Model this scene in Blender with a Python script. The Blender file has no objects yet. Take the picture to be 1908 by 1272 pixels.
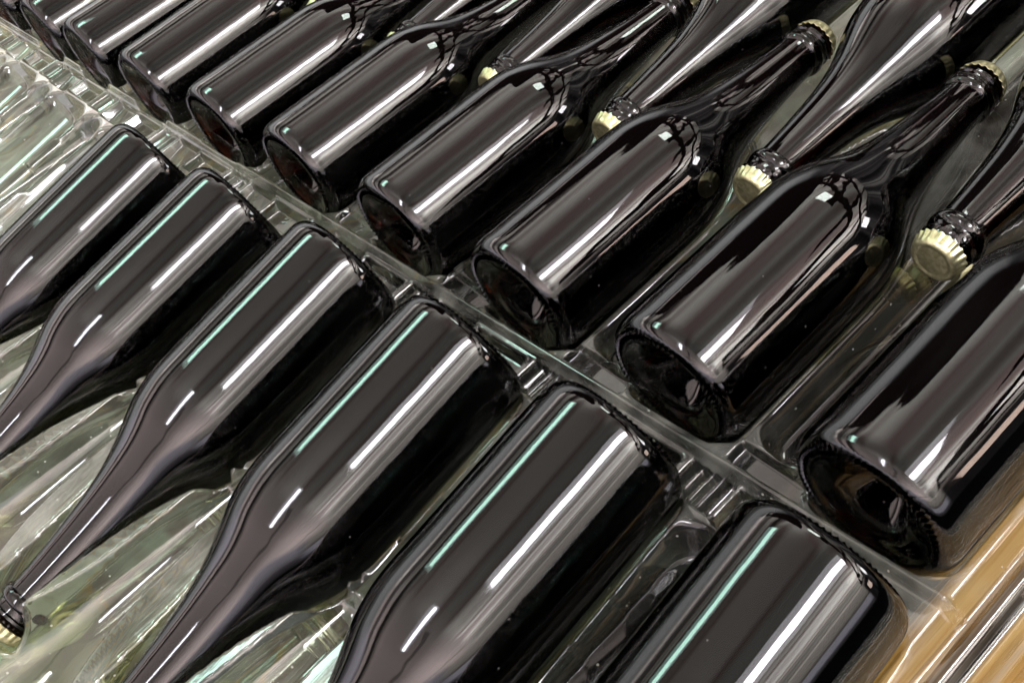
import bpy, math, random
import numpy as np
from mathutils import Matrix, Vector

random.seed(4)
PI = math.pi
sc = bpy.context.scene
col = sc.collection

# ------------------------------------------------------------------ camera
cam_data = bpy.data.cameras.new('camera')
cam = bpy.data.objects.new('camera', cam_data)
col.objects.link(cam)
CR = Vector((0.64088, 0.71051, -0.29059))
CD = Vector((0.39920, -0.63181, -0.66442))
CF = Vector((-0.65568, 0.30981, -0.68855))
rot = Matrix((CR, -CD, -CF)).transposed()
cam.matrix_world = Matrix.Translation((0.20149, -0.22147, 0.45193)) @ rot.to_4x4()
cam_data.sensor_width = 36.0
cam_data.lens = 39.605
cam_data.clip_start = 0.01
cam_data.clip_end = 60
sc.camera = cam

# ------------------------------------------------------------------ colour management, sampling
sc.view_settings.view_transform = 'Standard'
sc.view_settings.look = 'None'
sc.view_settings.exposure = 0.0
sc.view_settings.gamma = 1.0
cy = sc.cycles
cy.max_bounces = 18
cy.glossy_bounces = 8
cy.transmission_bounces = 12
cy.transparent_max_bounces = 14
cy.diffuse_bounces = 4
cy.volume_bounces = 0
cy.sample_clamp_indirect = 6.0
cy.caustics_refractive = True
cy.caustics_reflective = True
cy.blur_glossy = 0.3


# ------------------------------------------------------------------ node helper
class NT:
    def __init__(self, nt):
        self.nt = nt
        nt.nodes.clear()

    def n(self, typ, **kw):
        nd = self.nt.nodes.new(typ)
        for k, v in kw.items():
            if k == 'inp':
                for kk, vv in v.items():
                    if isinstance(vv, bpy.types.NodeSocket):
                        self.nt.links.new(vv, nd.inputs[kk])
                    else:
                        nd.inputs[kk].default_value = vv
            else:
                setattr(nd, k, v)
        return nd

    def math(self, op, a, b=0.0, c=0.0, clamp=False):
        nd = self.n('ShaderNodeMath', operation=op, use_clamp=clamp)
        for i, v in enumerate((a, b, c)):
            if isinstance(v, bpy.types.NodeSocket):
                self.nt.links.new(v, nd.inputs[i])
            else:
                nd.inputs[i].default_value = v
        return nd.outputs[0]

    def ramp(self, fac, stops, interp='LINEAR'):
        nd = self.n('ShaderNodeValToRGB', inp={0: fac})
        cr = nd.color_ramp
        cr.interpolation = interp
        while len(cr.elements) > 1:
            cr.elements.remove(cr.elements[-1])
        for i, (p, c) in enumerate(stops):
            e = cr.elements[0] if i == 0 else cr.elements.new(p)
            e.position = p
            if not hasattr(c, '__len__'):
                c = (c, c, c)
            e.color = (*c[:3], 1)
        return nd.outputs[0]

    def mixc(self, f, a, b, bt='MIX'):
        nd = self.n('ShaderNodeMix', data_type='RGBA', blend_type=bt, clamp_factor=True)
        for idx, v in ((0, f), (6, a), (7, b)):
            if isinstance(v, bpy.types.NodeSocket):
                self.nt.links.new(v, nd.inputs[idx])
            else:
                nd.inputs[idx].default_value = v if idx == 0 else (*v[:3], 1)
        return nd.outputs[2]

    def sstep(self, x, a, b):
        nd = self.n('ShaderNodeMapRange', interpolation_type='SMOOTHSTEP',
                    inp={0: x, 1: a, 2: b, 3: 0.0, 4: 1.0})
        return nd.outputs[0]

    def link(self, a, b):
        self.nt.links.new(a, b)


# ------------------------------------------------------------------ world: the dim hall round the stack
world = bpy.data.worlds.new('World')
sc.world = world
world.use_nodes = True
w = NT(world.node_tree)
tc = w.n('ShaderNodeTexCoord')
sep = w.n('ShaderNodeSeparateXYZ', inp={0: tc.outputs['Generated']})
X, Y, Z = sep.outputs
zc = w.math('MAXIMUM', Z, 0.06)
U = w.math('DIVIDE', X, zc)
V = w.math('DIVIDE', Y, zc)
uv = w.n('ShaderNodeCombineXYZ', inp={0: U, 1: w.math('MULTIPLY', V, 0.10)})
nz = w.n('ShaderNodeTexNoise', inp={'Vector': uv.outputs[0], 'Scale': 1.15, 'Detail': 1.0, 'Roughness': 0.5})
streak = w.ramp(nz.outputs[0], [(0.34, (0.70, 0.48, 0.44)), (0.41, (1.75, 1.70, 1.54)), (0.47, (0.95, 0.68, 0.64)), (0.53, (2.5, 2.4, 2.2)),
                                (0.58, (1.05, 0.78, 0.74)), (0.64, (3.2, 3.1, 2.9)), (0.68, (1.3, 1.0, 0.98))])
broad = w.n('ShaderNodeTexNoise', inp={'Vector': uv.outputs[0], 'Scale': 1.1, 'Detail': 1.0})
streak = w.mixc(1.0, streak, w.ramp(broad.outputs[0], [(0.35, 0.55), (0.5, 1.0), (0.62, 1.4)]), 'MULTIPLY')
# brighter round the lamps (lit ceiling), dark beams beside them
cu = w.ramp(w.math('ADD', w.math('MULTIPLY', U, 0.1), 0.5),
            [(0.0, 0.5), (0.10, 0.7), (0.20, 1.5), (0.28, 1.6), (0.31, 0.30), (0.335, 0.30), (0.350, 1.3), (0.374, 1.3), (0.382, 0.08), (0.394, 0.08),
             (0.420, 1.0), (0.45, 0.9), (0.52, 0.85), (0.555, 0.95), (0.60, 2.2), (0.66, 2.9), (0.75, 2.6), (0.85, 1.9), (1.0, 1.4)])
cv = w.ramp(w.math('ADD', w.math('MULTIPLY', V, 0.1), 0.5),
            [(0.0, 1.0), (0.30, 1.8), (0.40, 2.0), (0.47, 1.3), (0.49, 0.68), (0.51, 0.68), (0.55, 1.35), (0.70, 1.5)])
streak = w.mixc(w.sstep(V, -0.15, -0.5), streak, (1.25, 1.12, 1.06))
ceil = w.mixc(1.0, streak, cu, 'MULTIPLY')
ceil = w.mixc(1.0, ceil, cv, 'MULTIPLY')
# mauve cast towards the photographer's side
ceil = w.mixc(w.sstep(V, -0.2, -0.8), ceil, w.mixc(1.0, ceil, (1.0, 0.92, 0.93), 'MULTIPLY'))
def bars(v, period, width, off):
    f = w.math('FRACT', w.math('DIVIDE', w.math('ADD', v, off + 40 * period), period))
    d = w.math('ABSOLUTE', w.math('SUBTRACT', f, 0.5))
    return w.math('LESS_THAN', d, width * 0.5)
# dark roof lattice far beyond the necks
inlat = w.math('MULTIPLY', w.math('GREATER_THAN', V, 0.82), w.math('LESS_THAN', V, 3.4))
wn = w.n('ShaderNodeTexNoise', inp={'Vector': w.n('ShaderNodeCombineXYZ', inp={0: U, 1: V}).outputs[0], 'Scale': 1.3, 'Detail': 2.0})
wd = w.math('MULTIPLY', w.math('SUBTRACT', wn.outputs[0], 0.5), 0.9)
lat = w.math('MAXIMUM', bars(w.math('ADD', V, w.math('ADD', wd, w.math('MULTIPLY', U, 0.15))), 0.80, 0.26, 0.0),
             bars(w.math('ADD', U, w.math('SUBTRACT', w.math('MULTIPLY', V, 0.3), wd)), 0.75, 0.22, 0.05))
lat = w.math('MULTIPLY', lat, inlat)
lat = w.math('MAXIMUM', lat, w.math('GREATER_THAN', V, 3.4))
rb = w.math('MULTIPLY', w.math('LESS_THAN', V, -0.45),
            bars(w.math('ADD', U, w.math('MULTIPLY', wd, 0.6)), 1.6, 0.06, 0.45))
lat = w.math('MAXIMUM', lat, w.math('MULTIPLY', rb, 0.55))
# dark roof opening on the far left, pale rafters across it
nb = w.n('ShaderNodeTexNoise', noise_dimensions='1D', inp={'W': w.math('ADD', U, w.math('MULTIPLY', V, 0.6)), 'Scale': 2.6, 'Detail': 2.0})
edge = w.math('SUBTRACT', V, w.math('ADD', 0.45, w.math('MULTIPLY', nb.outputs[0], 0.5)))
dk = w.math('MULTIPLY', w.math('GREATER_THAN', edge, 0.0), w.math('LESS_THAN', w.math('ADD', U, w.math('MULTIPLY', nb.outputs[0], 0.5)), -0.2))
raft = w.math('GREATER_THAN', nb.outputs[0], 0.60)
lat = w.math('MAXIMUM', lat, w.math('MULTIPLY', dk, w.math('SUBTRACT', 1.0, raft)))
ceil = w.mixc(lat, ceil, (0.05, 0.028, 0.030))
# walls: dark low down, with a few pale uprights
az = w.math('ARCTAN2', Y, X)
azn = w.n('ShaderNodeTexNoise', noise_dimensions='1D', inp={'W': az, 'Scale': 5.0, 'Detail': 3.0})
wall = w.ramp(azn.outputs[0], [(0.40, (0.05, 0.045, 0.05)), (0.55, (0.22, 0.2, 0.2)), (0.66, (0.9, 0.85, 0.8)), (0.74, (0.2, 0.17, 0.16))])
# the pale long wall on the left, with dark ledges
lw_ = w.ramp(Z, [(0.0, 0.15), (0.10, 0.5), (0.14, 1.3), (0.24, 1.5), (0.30, 1.4), (0.38, 1.1)])
wall = w.mixc(w.sstep(X, -0.55, -0.8), wall, lw_)
rw_ = w.ramp(Z, [(0.0, 0.2), (0.05, (0.5, 0.45, 0.5)), (0.09, (2.6, 2.5, 2.9)), (0.17, (2.8, 2.7, 3.0)), (0.19, (0.7, 0.6, 0.55)), (0.24, (2.2, 2.0, 1.8)), (0.34, (3.0, 2.7, 2.4))])
wall = w.mixc(w.math('MULTIPLY', w.sstep(X, 0.75, 0.88), w.sstep(Y, 0.40, 0.30)), wall, rw_)
wall = w.mixc(w.sstep(Y, -0.35, -0.6), wall, w.ramp(Z, [(0.0, 0.1), (0.12, (0.6, 0.52, 0.6)), (0.2, (1.9, 1.75, 1.95)), (0.35, (3.0, 2.8, 3.2))]))
sky = w.mixc(w.sstep(Z, 0.30, 0.42), wall, ceil)
sky = w.mixc(w.sstep(Z, -0.02, 0.02), (0.02, 0.02, 0.022), sky)
bg = w.n('ShaderNodeBackground', inp={0: sky, 1: 1.0})
out = w.n('ShaderNodeOutputWorld', inp={0: bg.outputs[0]})


# ------------------------------------------------------------------ lamps of the hall, with added soft glows
def area_lamp(name, loc, sx, sy, radiance, color, aim=None):
    ld = bpy.data.lights.new(name, 'AREA')
    ld.shape = 'RECTANGLE'
    ld.size = sx
    ld.size_y = sy
    ld.energy = radiance * PI * sx * sy
    ld.color = color
    o = bpy.data.objects.new(name, ld)
    col.objects.link(o)
    o.location = loc
    if aim is not None:
        d = Vector(aim) - Vector(loc)
        o.rotation_euler = d.to_track_quat('-Z', 'Y').to_euler()
    return o


area_lamp('green_white_tube_lamp', (-1.85, -0.04, 2.0), 0.30, 0.92, 13.0, (0.60, 1.0, 0.85))
area_lamp('green_white_added_glow', (-1.95, -0.04, 2.03), 0.72, 0.98, 3.2, (0.66, 1.0, 0.88))  # added wide dim panel, softens the green-white tube's highlight
area_lamp('white_tube_lamp', (1.45, 0.45, 2.0), 0.36, 1.74, 34.0, (0.97, 0.95, 1.0))
area_lamp('white_added_glow', (1.45, 0.45, 2.03), 0.90, 1.76, 4.5, (0.97, 0.95, 1.0))  # added dim surround so the white highlight fades at its edges
area_lamp('rear_added_glow', (-0.02, -1.20, 2.03), 0.40, 1.16, 3.0, (0.9, 0.9, 1.0))  # added faint glow light round the rear tube
area_lamp('rear_tube_lamp', (0.0, -1.20, 2.0), 0.17, 1.15, 28.0, (0.92, 0.92, 1.0))
wl = area_lamp('warm_side_lamp', (2.8, 1.85, 0.76), 0.34, 0.8, 10.0, (1.0, 0.74, 0.62))
wl.rotation_euler = (0, PI / 2, 0)


area_lamp('far_bright_lamp', (2.5, 3.3, 1.25), 0.62, 0.50, 20.0, (1.0, 0.97, 1.0), aim=(0, 0, 0))
area_lamp('far_small_lamp', (-0.45, 1.9, 2.0), 0.52, 0.42, 16.0, (0.9, 1.0, 0.93))


# ------------------------------------------------------------------ materials
def mat(name):
    m = bpy.data.materials.new(name)
    m.use_nodes = True
    return m, NT(m.node_tree)


def glass_mat(name, absorb, density, tint=(1, 1, 1), dust=0.012):
    m, t = mat(name)
    tc = t.n('ShaderNodeTexCoord')
    mp = t.n('ShaderNodeMapping', inp={0: tc.outputs['Object'], 3: (60, 9, 60)})
    no = t.n('ShaderNodeTexNoise', inp={'Vector': mp.outputs[0], 'Scale': 1.0, 'Detail': 3.0})
    rough = t.math('ADD', t.math('MULTIPLY', t.sstep(no.outputs[0], 0.5, 0.8), 0.06), 0.035)
    wob = t.n('ShaderNodeTexNoise', inp={'Vector': tc.outputs['Object'], 'Scale': 16.0, 'Detail': 1.5})
    bp = t.n('ShaderNodeBump', inp={'Strength': 0.45, 'Distance': 0.0014, 'Height': wob.outputs[0]})
    gl = t.n('ShaderNodeBsdfGlass', inp={'Color': (*tint, 1), 'Roughness': rough, 'IOR': 1.52, 'Normal': bp.outputs[0]})
    # a trace of dust
    vo = t.n('ShaderNodeTexVoronoi', inp={'Vector': tc.outputs['Object'], 'Scale': 190.0})
    sel = t.math('GREATER_THAN', t.n('ShaderNodeSeparateColor', inp={0: vo.outputs['Color']}).outputs[0], 0.93)
    dot = t.math('MULTIPLY', t.math('LESS_THAN', vo.outputs['Distance'], 0.09), sel)
    fac = t.math('ADD', t.math('MULTIPLY', dot, 0.10), t.math('MULTIPLY', t.sstep(no.outputs[0], 0.45, 0.85), dust))
    df = t.n('ShaderNodeBsdfDiffuse', inp={0: (0.6, 0.58, 0.56, 1)})
    mx = t.n('ShaderNodeMixShader', inp={0: fac, 1: gl.outputs[0], 2: df.outputs[0]})
    va = t.n('ShaderNodeVolumeAbsorption', inp={'Color': (*absorb, 1), 'Density': density})
    t.n('ShaderNodeOutputMaterial', inp={'Surface': mx.outputs[0], 'Volume': va.outputs[0]})
    return m


M_DARK = glass_mat('dark_glass', (0.68, 0.38, 0.08), 460.0, dust=0.002)
M_PALE = glass_mat('pale_glass', (0.74, 0.76, 0.60), 22.0, dust=0.004)


def cap_mat():
    m, t = mat('cap_metal')
    tc = t.n('ShaderNodeTexCoord')
    no = t.n('ShaderNodeTexNoise', inp={'Vector': tc.outputs['Object'], 'Scale': 420.0, 'Detail': 3.0})
    c = t.ramp(no.outputs[0], [(0.3, (0.38, 0.36, 0.19)), (0.7, (0.62, 0.59, 0.37))])
    bp = t.n('ShaderNodeBump', inp={'Strength': 0.25, 'Distance': 0.0004, 'Height': no.outputs[0]})
    p = t.n('ShaderNodeBsdfPrincipled', inp={'Base Color': c, 'Metallic': 0.92, 'Roughness': 0.38, 'Normal': bp.outputs[0]})
    t.n('ShaderNodeOutputMaterial', inp={'Surface': p.outputs[0]})
    return m


M_CAP = cap_mat()


def tray_mat():
    m, t = mat('clear_plastic')
    tc = t.n('ShaderNodeTexCoord')
    P = tc.outputs['Object']
    mp = t.n('ShaderNodeMapping', inp={0: P, 3: (55, 7, 55)})
    no = t.n('ShaderNodeTexNoise', inp={'Vector': mp.outputs[0], 'Scale': 1.0, 'Detail': 5.0, 'Distortion': 0.6})
    n2 = t.n('ShaderNodeTexNoise', inp={'Vector': P, 'Scale': 30.0, 'Detail': 6.0})
    hsum = t.math('ADD', no.outputs[0], t.math('MULTIPLY', n2.outputs[0], 0.7))
    bp = t.n('ShaderNodeBump', inp={'Strength': 0.09, 'Distance': 0.0015, 'Height': hsum})
    lw = t.n('ShaderNodeLayerWeight', inp={'Blend': 0.35})
    tint = t.mixc(t.sstep(lw.outputs['Facing'], 0.25, 0.95), (0.88, 0.92, 0.85), (0.55, 0.50, 0.10))
    tr = t.n('ShaderNodeBsdfTransparent', inp={0: tint})
    rf = t.n('ShaderNodeBsdfRefraction', inp={0: tint, 'Roughness': 0.0, 'IOR': 1.12, 'Normal': bp.outputs[0]})
    mt = t.n('ShaderNodeMixShader', inp={0: 0.35, 1: tr.outputs[0], 2: rf.outputs[0]})
    # scuffs and dust
    sc_ = t.math('MULTIPLY', t.sstep(n2.outputs[0], 0.5, 0.8), 0.12)
    vo = t.n('ShaderNodeTexVoronoi', inp={'Vector': P, 'Scale': 210.0})
    sel = t.math('GREATER_THAN', t.n('ShaderNodeSeparateColor', inp={0: vo.outputs['Color']}).outputs[0], 0.86)
    dot = t.math('MULTIPLY', t.math('LESS_THAN', vo.outputs['Distance'], 0.14), sel)
    zz = t.n('ShaderNodeSeparateXYZ', inp={0: P}).outputs[2]
    top = t.math('MULTIPLY', t.sstep(zz, -0.0192, -0.0180), t.math('MULTIPLY', t.sstep(n2.outputs[0], 0.3, 0.75), 0.24))
    fac = t.math('ADD', t.math('MULTIPLY', dot, 0.5), t.math('ADD', t.math('MULTIPLY', sc_, 0.5), t.math('ADD', top, 0.01)), clamp=True)
    df = t.n('ShaderNodeBsdfDiffuse', inp={0: (0.72, 0.72, 0.64, 1)})
    tl = t.n('ShaderNodeBsdfTranslucent', inp={0: (0.72, 0.72, 0.62, 1)})
    dd = t.n('ShaderNodeMixShader', inp={0: 0.4, 1: df.outputs[0], 2: tl.outputs[0]})
    m2 = t.n('ShaderNodeMixShader', inp={0: fac, 1: mt.outputs[0], 2: dd.outputs[0]})
    gl = t.n('ShaderNodeBsdfGlossy', inp={0: (1, 1, 1, 1), 'Roughness': 0.045, 'Normal': bp.outputs[0]})
    fr = t.n('ShaderNodeFresnel', inp={'IOR': 1.5, 'Normal': bp.outputs[0]})
    fr2 = t.math('MULTIPLY', fr.outputs[0], 1.45, clamp=True)
    m3 = t.n('ShaderNodeMixShader', inp={0: fr2, 1: m2.outputs[0], 2: gl.outputs[0]})
    t.n('ShaderNodeOutputMaterial', inp={'Surface': m3.outputs[0]})
    return m


M_TRAY = tray_mat()


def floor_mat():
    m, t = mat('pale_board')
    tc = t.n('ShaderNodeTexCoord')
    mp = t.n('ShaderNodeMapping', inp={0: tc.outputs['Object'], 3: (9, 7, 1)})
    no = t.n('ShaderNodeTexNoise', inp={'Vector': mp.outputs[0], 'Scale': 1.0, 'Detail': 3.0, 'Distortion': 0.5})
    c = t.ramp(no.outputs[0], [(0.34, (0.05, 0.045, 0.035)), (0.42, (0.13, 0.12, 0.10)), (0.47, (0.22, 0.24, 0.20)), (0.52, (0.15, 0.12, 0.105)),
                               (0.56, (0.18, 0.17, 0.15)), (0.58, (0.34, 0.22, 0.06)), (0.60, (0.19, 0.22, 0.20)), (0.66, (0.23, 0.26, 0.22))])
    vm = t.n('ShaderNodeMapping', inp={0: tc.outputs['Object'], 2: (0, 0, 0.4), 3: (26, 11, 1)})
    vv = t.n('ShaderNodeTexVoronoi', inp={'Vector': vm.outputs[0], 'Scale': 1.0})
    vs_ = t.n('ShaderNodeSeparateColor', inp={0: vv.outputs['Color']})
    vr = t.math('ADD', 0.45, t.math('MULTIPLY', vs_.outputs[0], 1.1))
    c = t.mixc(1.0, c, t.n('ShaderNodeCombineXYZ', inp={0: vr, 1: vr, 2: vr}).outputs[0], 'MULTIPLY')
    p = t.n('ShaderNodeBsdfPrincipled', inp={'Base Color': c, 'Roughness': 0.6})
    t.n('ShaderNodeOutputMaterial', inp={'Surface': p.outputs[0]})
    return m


def wood_mat():
    m, t = mat('varnished_wood')
    tc = t.n('ShaderNodeTexCoord')
    mp = t.n('ShaderNodeMapping', inp={0: tc.outputs['Object'], 3: (120, 4, 60)})
    no = t.n('ShaderNodeTexNoise', inp={'Vector': mp.outputs[0], 'Scale': 1.0, 'Detail': 5.0, 'Distortion': 0.3})
    c = t.ramp(no.outputs[0], [(0.3, (0.09, 0.04, 0.012)), (0.42, (0.38, 0.22, 0.07)), (0.48, (0.17, 0.08, 0.02)), (0.55, (0.50, 0.32, 0.14)), (0.68, (0.36, 0.18, 0.045))])
    p = t.n('ShaderNodeBsdfPrincipled', inp={'Base Color': c, 'Roughness': 0.35})
    t.n('ShaderNodeOutputMaterial', inp={'Surface': p.outputs[0]})
    return m


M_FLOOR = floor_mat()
M_SHADEF, _t = mat('shade_tone_floor')  # near-black base colour paints in the missing light under the stack
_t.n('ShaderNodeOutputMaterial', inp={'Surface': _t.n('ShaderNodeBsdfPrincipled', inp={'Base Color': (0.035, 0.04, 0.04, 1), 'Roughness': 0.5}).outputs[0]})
M_WOOD = wood_mat()


# ------------------------------------------------------------------ mesh helpers
def mesh_obj(name, verts, faces, m, parent=None, smooth=True):
    me = bpy.data.meshes.new(name)
    me.from_pydata(verts, [], faces)
    me.update()
    if smooth:
        me.polygons.foreach_set('use_smooth', [True] * len(me.polygons))
    me.materials.append(m)
    o = bpy.data.objects.new(name, me)
    col.objects.link(o)
    if parent:
        o.parent = parent
    return o


def lathe(profile, n, mod=None):
    """profile: list of (r, y) round the Y axis; first and last r are 0."""
    vs, fs = [], []
    rings = []
    for i, (r, y) in enumerate(profile):
        if r < 1e-6:
            rings.append([len(vs)])
            vs.append((0, y, 0))
        else:
            ring = []
            for j in range(n):
                a = 2 * PI * j / n
                rr, yy = (r, y) if mod is None else mod(i, j, r, y)
                ring.append(len(vs))
                vs.append((rr * math.cos(a), yy, rr * math.sin(a)))
            rings.append(ring)
    for a, b in zip(rings[:-1], rings[1:]):
        for j in range(n):
            k = (j + 1) % n
            if len(a) == 1:
                fs.append((a[0], b[j], b[k]))
            elif len(b) == 1:
                fs.append((a[k], a[j], b[0]))
            else:
                fs.append((a[k], a[j], b[j], b[k]))
    return vs, fs


def catmull(pts, per):
    """smooth the (r, y) outline"""
    out = []
    n = len(pts)
    for i in range(n - 1):
        p0 = pts[max(i - 1, 0)]; p1 = pts[i]; p2 = pts[i + 1]; p3 = pts[min(i + 2, n - 1)]
        for k in range(per):
            t = k / per
            out.append(tuple(0.5 * ((2 * p1[d]) + (-p0[d] + p2[d]) * t + (2 * p0[d] - 5 * p1[d] + 4 * p2[d] - p3[d]) * t * t
                                    + (-p0[d] + 3 * p1[d] - 3 * p2[d] + p3[d]) * t ** 3) for d in (0, 1)))
    out.append(pts[-1])
    return out


# bottle outline in mm: (radius, distance from base)
SHOULDER = [(44.0, 100), (44.0, 108), (43.95, 116), (43.8, 124), (43.1, 132), (41.7, 140), (39.4, 149), (36.0, 158),
            (32.2, 167), (28.6, 176), (25.4, 186), (22.9, 196), (21.0, 206), (19.4, 217), (18.0, 229), (16.8, 241),
            (15.8, 252), (15.2, 261), (14.9, 267)]
BASE = [(0.0, 27.0), (4.0, 26.6), (9.0, 24.6), (13.0, 21.0), (17.0, 15.8), (21.0, 10.6), (25.5, 6.6), (29.0, 4.6),
        (31.5, 3.0), (33.0, 1.2)]
RING = [(34.2, 0.45), (35.2, 0.1), (36.4, 0.0), (37.6, 0.15), (38.7, 0.6)]
HEEL = [(40.2, 1.6), (41.6, 3.0), (42.7, 4.9), (43.5, 7.4), (43.9, 10.4), (44.0, 14.0)]
FINISH = [(14.9, 268.2), (16.4, 269.4), (16.9, 271.2), (16.9, 274.0), (16.3, 275.6), (14.7, 276.6), (14.3, 278.5), (14.5, 280.2),
          (15.6, 281.0), (15.7, 282.6), (14.2, 283.8), (13.6, 285.5), (13.6, 291.5), (0.0, 291.8)]


def rad_at(s):
    """outer radius of the bottle at distance s (mm) from its base, numpy"""
    ys = [0, 3, 7, 12] + [p[1] for p in SHOULDER] + [300]
    rs = [39, 42, 43.6, 44] + [p[0] for p in SHOULDER] + [15.5]
    return np.interp(s, ys, rs)


def bottle_meshes():
    prof = catmull(BASE[1:], 2)
    prof = [(0.0, 27.0)] + prof
    i0 = len(prof)
    prof += RING
    i1 = len(prof)
    prof += HEEL + [(44.0, 30), (44.0, 60), (44.0, 85)] + catmull(SHOULDER, 2) + FINISH
    nseg = 216

    def mod(i, j, r, y):
        if i0 <= i < i1:
            ph = j % 3
            d = -0.5 if ph == 0 else 0.42
            return r, y + d
        return r, y
    vs, fs = lathe(prof, nseg, mod)
    vs = [(a / 1000, b / 1000, c / 1000) for a, b, c in vs]
    # crown cap
    cp = [(0.0, 294.3), (8.0, 294.3), (9.2, 294.0), (10.2, 294.0), (11.2, 294.6), (12.6, 294.5), (14.0, 293.7), (14.8, 292.4),
          (15.2, 290.6), (15.9, 288.4), (16.6, 286.6), (16.3, 286.4), (15.0, 288.2), (14.3, 290.6), (13.9, 292.0), (0.0, 292.4)]

    def cmod(i, j, r, y):
        if 7 <= i <= 12:
            k = {7: 0.25, 8: 0.5, 9: 0.8, 10: 1.0, 11: 1.0, 12: 0.8}[i]
            return r + 0.62 * k * math.cos(21 * 2 * PI * j / 168), y
        return r, y
    cv, cf = lathe(cp, 168, cmod)
    cv = [(a * 0.94 / 1000, b / 1000, c * 0.94 / 1000) for a, b, c in cv]
    return (vs, fs), (cv, cf)


def smooth_by_angle(me, ang):
    me.update()
    try:
        me.set_sharp_from_angle(angle=ang)
    except Exception:
        pass


(bv, bf), (cv, cf) = bottle_meshes()


def make_bottle(label, cat, glass, name):
    root = bpy.data.objects.new(name, None)
    root.empty_display_size = 0.05
    col.objects.link(root)
    root['label'] = label
    root['category'] = cat
    b = mesh_obj('glass_body', bv, bf, glass, root)
    smooth_by_angle(b.data, math.radians(40))
    c = mesh_obj('crown_cap', cv, cf, M_CAP, root)
    smooth_by_angle(c.data, math.radians(50))
    return root


def dup(root):
    r = root.copy()
    col.objects.link(r)
    for ch in list(root.children):
        c = ch.copy()
        col.objects.link(c)
        c.parent = r
    return r


PITCH = 0.12501
GAP = 0.0365
DA = [(-.6, 3.0), (-1.4, 5.9), (.3, 3.2), (1.1, 2.1), (-2.1, 1.5), (2.8, -1.6), (-1.6, -3.6), (-5.5, -4.5), (7.2, -5.7)]
DB = [(5.3, 7.5), (4.1, 4.3), (7.4, 1.3), (5.1, 1.4), (.3, -6.4), (-2.2, -12.0)]
BX, ZB, TB = -0.0015, 0.0078, -0.158
CY, CZ = 0.147, 0.0007


def place(o, x, y, z, flip=False, tilt=0.0, yaw=0.0, spin=0.0):
    d = Vector((math.sin(yaw), math.cos(yaw), 0))
    if flip:
        d = Vector((-math.sin(yaw), -math.cos(yaw), 0))
    d.z = tilt
    d.normalize()
    xa = d.cross(Vector((0, 0, 1))).normalized()
    za = xa.cross(d)
    m = Matrix((xa, d, za)).transposed() @ Matrix.Rotation(spin, 3, 'Y')
    o.rotation_euler = m.to_euler()
    o.location = (x, y, z)


ORD = ['first', 'second', 'third', 'fourth', 'fifth', 'sixth', 'seventh', 'eighth', 'ninth', 'tenth', 'eleventh', 'twelfth',
       'thirteenth']
proto = make_bottle('x', 'wine bottle', M_DARK, 'wine_bottle')
used = [False]


def new_bottle(label, group):
    o = proto if not used[0] else dup(proto)
    used[0] = True
    o['label'] = label
    o['group'] = group
    return o


rnd = random.Random(7)
# row whose ribbed bases face the camera, necks to the upper right
for k in range(0, 12):
    dx, dy = DA[k] if k < len(DA) else (0, -6)
    lab = ('largest dark bottle whose ribbed base shows, at the lower right' if k == 0 else
           'dark bottle with its ribbed base showing, %s of its row from the right' % ORD[k])
    o = new_bottle(lab, 'dark bottles with bases facing the camera')
    place(o, -k * PITCH + dx / 1000, dy / 1000, 0, spin=rnd.uniform(0, 6.28), yaw=rnd.gauss(0, 0.006), tilt=rnd.gauss(0, 0.006))
# row lying base to base with it, necks to the lower left
for k in range(0, 6):
    dx, dy = DB[k]
    lab = 'dark bottle with neck pointing lower left, %s of its row from the right' % ORD[k]
    o = new_bottle(lab, 'dark bottles with necks to the lower left')
    place(o, -k * PITCH + BX + dx / 1000, -GAP + dy / 1000, ZB, flip=True, tilt=TB + rnd.gauss(0, 0.006), yaw=rnd.gauss(0, 0.006), spin=0.0)
    o.scale = (1.01, 1.052, 1.01)
# row at upper right, necks interleaved with the first row's
for k in range(-1, 8):
    lab = 'dark bottle whose capped neck lies between two other necks, %s from the right' % ORD[k + 1]
    o = new_bottle(lab, 'dark bottles with necks between other necks')
    place(o, -(k + 0.5) * PITCH - 0.001, CY + 0.2944, CZ, flip=True, spin=rnd.uniform(0, 6.28), tilt=rnd.gauss(0, 0.006))

# ------------------------------------------------------------------ the moulded clear tray
def pocket(Xm, Ym, x0, y0, sgn, z0, tilt, slack=1.8, ls=1.0):
    """height of the underside of a bottle's pocket, inf outside it"""
    s = (Ym - y0) * sgn / ls
    inside = (s > -5) & (s < 300)
    r = rad_at(np.clip(s, 2, 300)) + slack
    r = np.where(s < 2, r - (2 - s) * 1.2, r)
    r = np.where(s > 292, r - (s - 292) * 1.2, r)
    dx = np.abs(Xm - x0)
    ok = inside & (dx < r)
    return np.where(ok, z0 + tilt * s - np.sqrt(np.maximum(r * r - dx * dx, 0)), 1e3)


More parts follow.
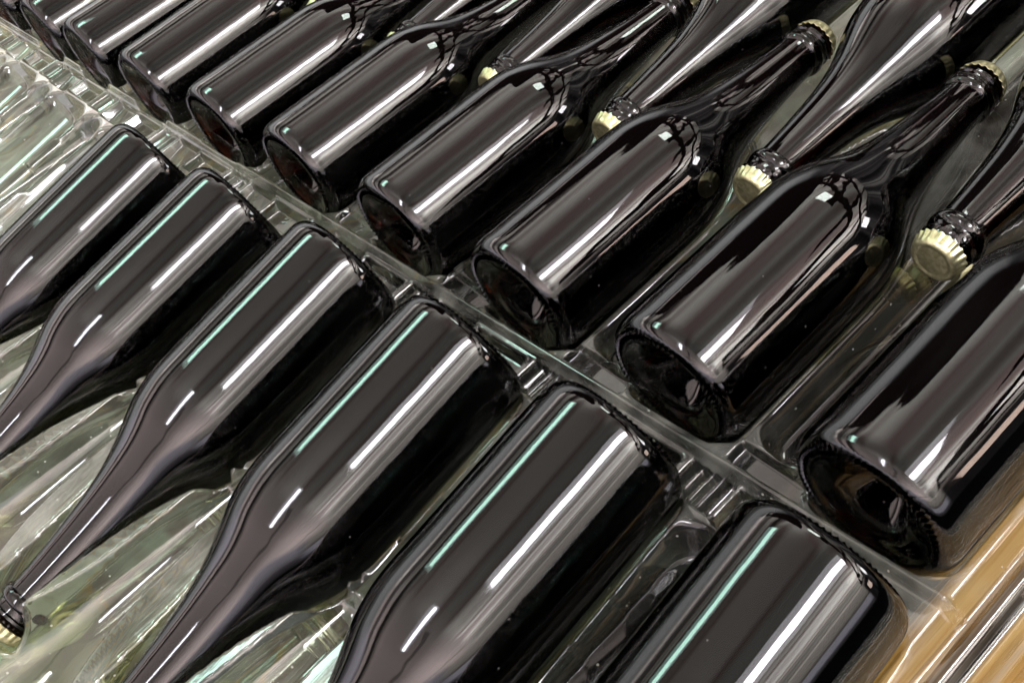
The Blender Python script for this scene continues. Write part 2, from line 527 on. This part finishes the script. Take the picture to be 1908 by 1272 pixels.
def build_tray():
    step = 2.0
    xs = np.concatenate([np.arange(-1420, -700, 2.0), np.arange(-700, 186, 1.25)])
    ys = np.concatenate([np.arange(-470, -50, 2.0), np.arange(-50, 20, 1.0), np.arange(20, 520, 2.0)])
    Xm, Ym = np.meshgrid(xs, ys)
    zt = np.full(Xm.shape, -17.0)
    P = PITCH * 1000
    # base-to-base channel is a step lower
    pk = np.full(Xm.shape, 1e3)
    for k in range(-2, 13):
        dx, dy = DA[k] if 0 <= k < len(DA) else (0, 0)
        pk = np.minimum(pk, pocket(Xm, Ym, -k * P + dx, dy, 1, 0, 0))
        dx, dy = DB[k] if 0 <= k < len(DB) else (0, -6)
        pk = np.minimum(pk, pocket(Xm, Ym, -k * P + dx, -GAP * 1000 + dy, -1, ZB * 1000, TB, 3.2, 1.048))
        pk = np.minimum(pk, pocket(Xm, Ym, -(k + .5) * P - 1, (CY + .2944) * 1000, -1, CZ * 1000, 0))
        # empty seats interleaved with the lower-left necks
        pk = np.minimum(pk, pocket(Xm, Ym, -(k + .5) * P, -GAP * 1000 - 148 - 294, 1, -18, -0.02))
    z = np.minimum(zt + 0 * Xm, pk)
    # finger recesses in the ridges: rounded troughs
    def recess(x0, y0, y1, hw, depth):
        cyy = np.clip(Ym, y0 + hw, y1 - hw)
        d = np.hypot(Xm - x0, Ym - cyy)
        f = 1 / (1 + np.exp((d - hw) / 1.2))
        return f * depth
    rec = np.zeros(Xm.shape)
    for k in range(0, 13):
        x0 = -(k + .5) * P
        rec = np.maximum(rec, recess(x0, 16, 300, 18.5, 22))
        rec = np.maximum(rec, recess(x0, -178, -44, 18.0, 22))
        # moulded compartments at the crossing
        def boxr(xa, xb, ya, yb, dep):
            return np.where((Xm > xa) & (Xm < xb) & (Ym > ya) & (Ym < yb), dep, 0.0)
        lad = boxr(x0 - 34, x0 - 6, -34, -12, 9.0)
        lad = lad * (0.62 + 0.38 * np.sign(np.sin((Xm - x0) * 0.95)))
        rec = np.maximum(rec, lad)
        rec = np.maximum(rec, boxr(x0 - 2, x0 + 34, -36, -12, 12.0 - 0.2 * (Ym + 36)))
        rec = np.maximum(rec, boxr(x0 - 20, x0 + 26, -2, 12, 8.0 + 0.12 * (Xm - x0)))
        rec = np.maximum(rec, boxr(x0 + 40, x0 + 84, -33, -14, 10.0))
    z = np.where(pk > -17, z - rec, z)
    # long corrugated flange at the right edge
    fx = Xm - 47
    flange = -30 + 3.0 * np.sin(fx / 5.2) + 1.0 * np.sin(fx / 2.1 + 1)
    m = np.clip((Xm - 46) / 8.0, 0, 1)
    z = z * (1 - m) + flange * m
    rec_off = m
    # raised cross wall between the bases
    wall = np.exp(-((Ym + 7) / 2.2) ** 4) * 6
    z = np.where(pk > -17, z + wall * (1 - rec_off), z)
    # empty floor level limit
    z = np.maximum(z, -64)
    # smooth corners a little
    for _ in range(1):
        z[1:-1, 1:-1] = (z[1:-1, 1:-1] * 2 + z[:-2, 1:-1] + z[2:, 1:-1] + z[1:-1, :-2] + z[1:-1, 2:]) / 6
    ny, nx = Xm.shape
    co = np.stack([Xm, Ym, z - 0.6], -1).reshape(-1, 3) / 1000
    i = np.arange(ny * nx).reshape(ny, nx)
    f = np.stack([i[:-1, :-1], i[:-1, 1:], i[1:, 1:], i[1:, :-1]], -1).reshape(-1, 4)
    me = bpy.data.meshes.new('bottle_tray')
    me.vertices.add(len(co))
    me.vertices.foreach_set('co', co.ravel())
    me.loops.add(f.size)
    me.loops.foreach_set('vertex_index', f.ravel())
    me.polygons.add(len(f))
    me.polygons.foreach_set('loop_start', np.arange(0, f.size, 4))
    me.update(calc_edges=True)
    me.polygons.foreach_set('use_smooth', np.ones(len(f), dtype=bool))
    me.materials.append(M_TRAY)
    o = bpy.data.objects.new('bottle_tray', me)
    col.objects.link(o)
    o['label'] = 'clear moulded plastic tray under all the dark bottles'
    o['category'] = 'tray'
    return o


build_tray()

# ------------------------------------------------------------------ layer below, seen through the tray
ZL = -0.107
LOW = [(-0.077, -0.005, False, 'neck up, first from the right'), (-0.202, -0.005, False, 'neck up, second from the right'),
       (-0.327, -0.005, False, 'neck up, third from the right'), (-0.452, -0.005, False, 'neck up, fourth from the right'),
       (-0.139, 0.50, True, 'between the two rightmost upright caps'), (-0.014, 0.50, True, 'at the right edge of the picture'),
       (-0.077, -0.05, True, 'below the two nearest left-pointing bottles')]
for i, (x, y, flip, lab) in enumerate(LOW):
    o = new_bottle('dim dark bottle under the tray, ' + lab, 'dark bottles in the layer below')
    place(o, x, y, ZL, flip=flip, spin=rnd.uniform(0, 6.28))
pale = make_bottle('x', 'wine bottle', M_PALE, 'wine_bottle')
for i, x in enumerate([-0.243, -0.368, -0.493, -0.618]):
    o = pale if i == 0 else dup(pale)
    o['label'] = 'pale clear bottle under the tray in the lower left, %s from the right' % ORD[i]
    o['group'] = 'pale bottles in the layer below'
    place(o, x, -0.190 - 0.294, ZL + 0.012, spin=rnd.uniform(0, 6.28))

# board under everything, its dark colour standing in for shade below the layers
fl = mesh_obj('floor', [(-2.4, -1.4, -0.175), (0.6, -1.4, -0.175), (0.6, 1.2, -0.175), (-2.4, 1.2, -0.175)], [(0, 1, 2, 3)], M_SHADEF, smooth=False)
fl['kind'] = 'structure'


def box_mesh(name, m, x0, x1, y0, y1, z0, z1, bev=0.003):
    import bmesh
    bm = bmesh.new()
    bmesh.ops.create_cube(bm, size=1)
    for v in bm.verts:
        v.co = ((x0 + x1) / 2 + v.co.x * (x1 - x0), (y0 + y1) / 2 + v.co.y * (y1 - y0), (z0 + z1) / 2 + v.co.z * (z1 - z0))
    bmesh.ops.bevel(bm, geom=list(bm.edges), offset=bev, segments=2, affect='EDGES', profile=0.5)
    me = bpy.data.meshes.new('plank')
    bm.to_mesh(me)
    bm.free()
    me.materials.append(m)
    o = bpy.data.objects.new(name, me)
    col.objects.link(o)
    return o


for lab, x0, x1 in (('amber wooden slat nearest the dark bottles under the tray edge', 0.020, 0.043),
                    ('amber wooden slat at the extreme lower right, beyond a dark gap', 0.055, 0.20)):
    o = box_mesh('wooden_slat', M_WOOD, x0, x1, -0.6, 0.6, -0.10, -0.075)
    o['label'] = lab
    o['category'] = 'slat'
    o['group'] = 'wooden slats beside the tray'

o = box_mesh('added_sheet', M_FLOOR, -1.9, -0.235, -1.2, 0.9, -0.172, -0.158, 0.001)  # added sheet, its paler tone stands in for a brighter floor here
o['label'] = 'mottled grey sheet added under the left of the tray to look brighter'
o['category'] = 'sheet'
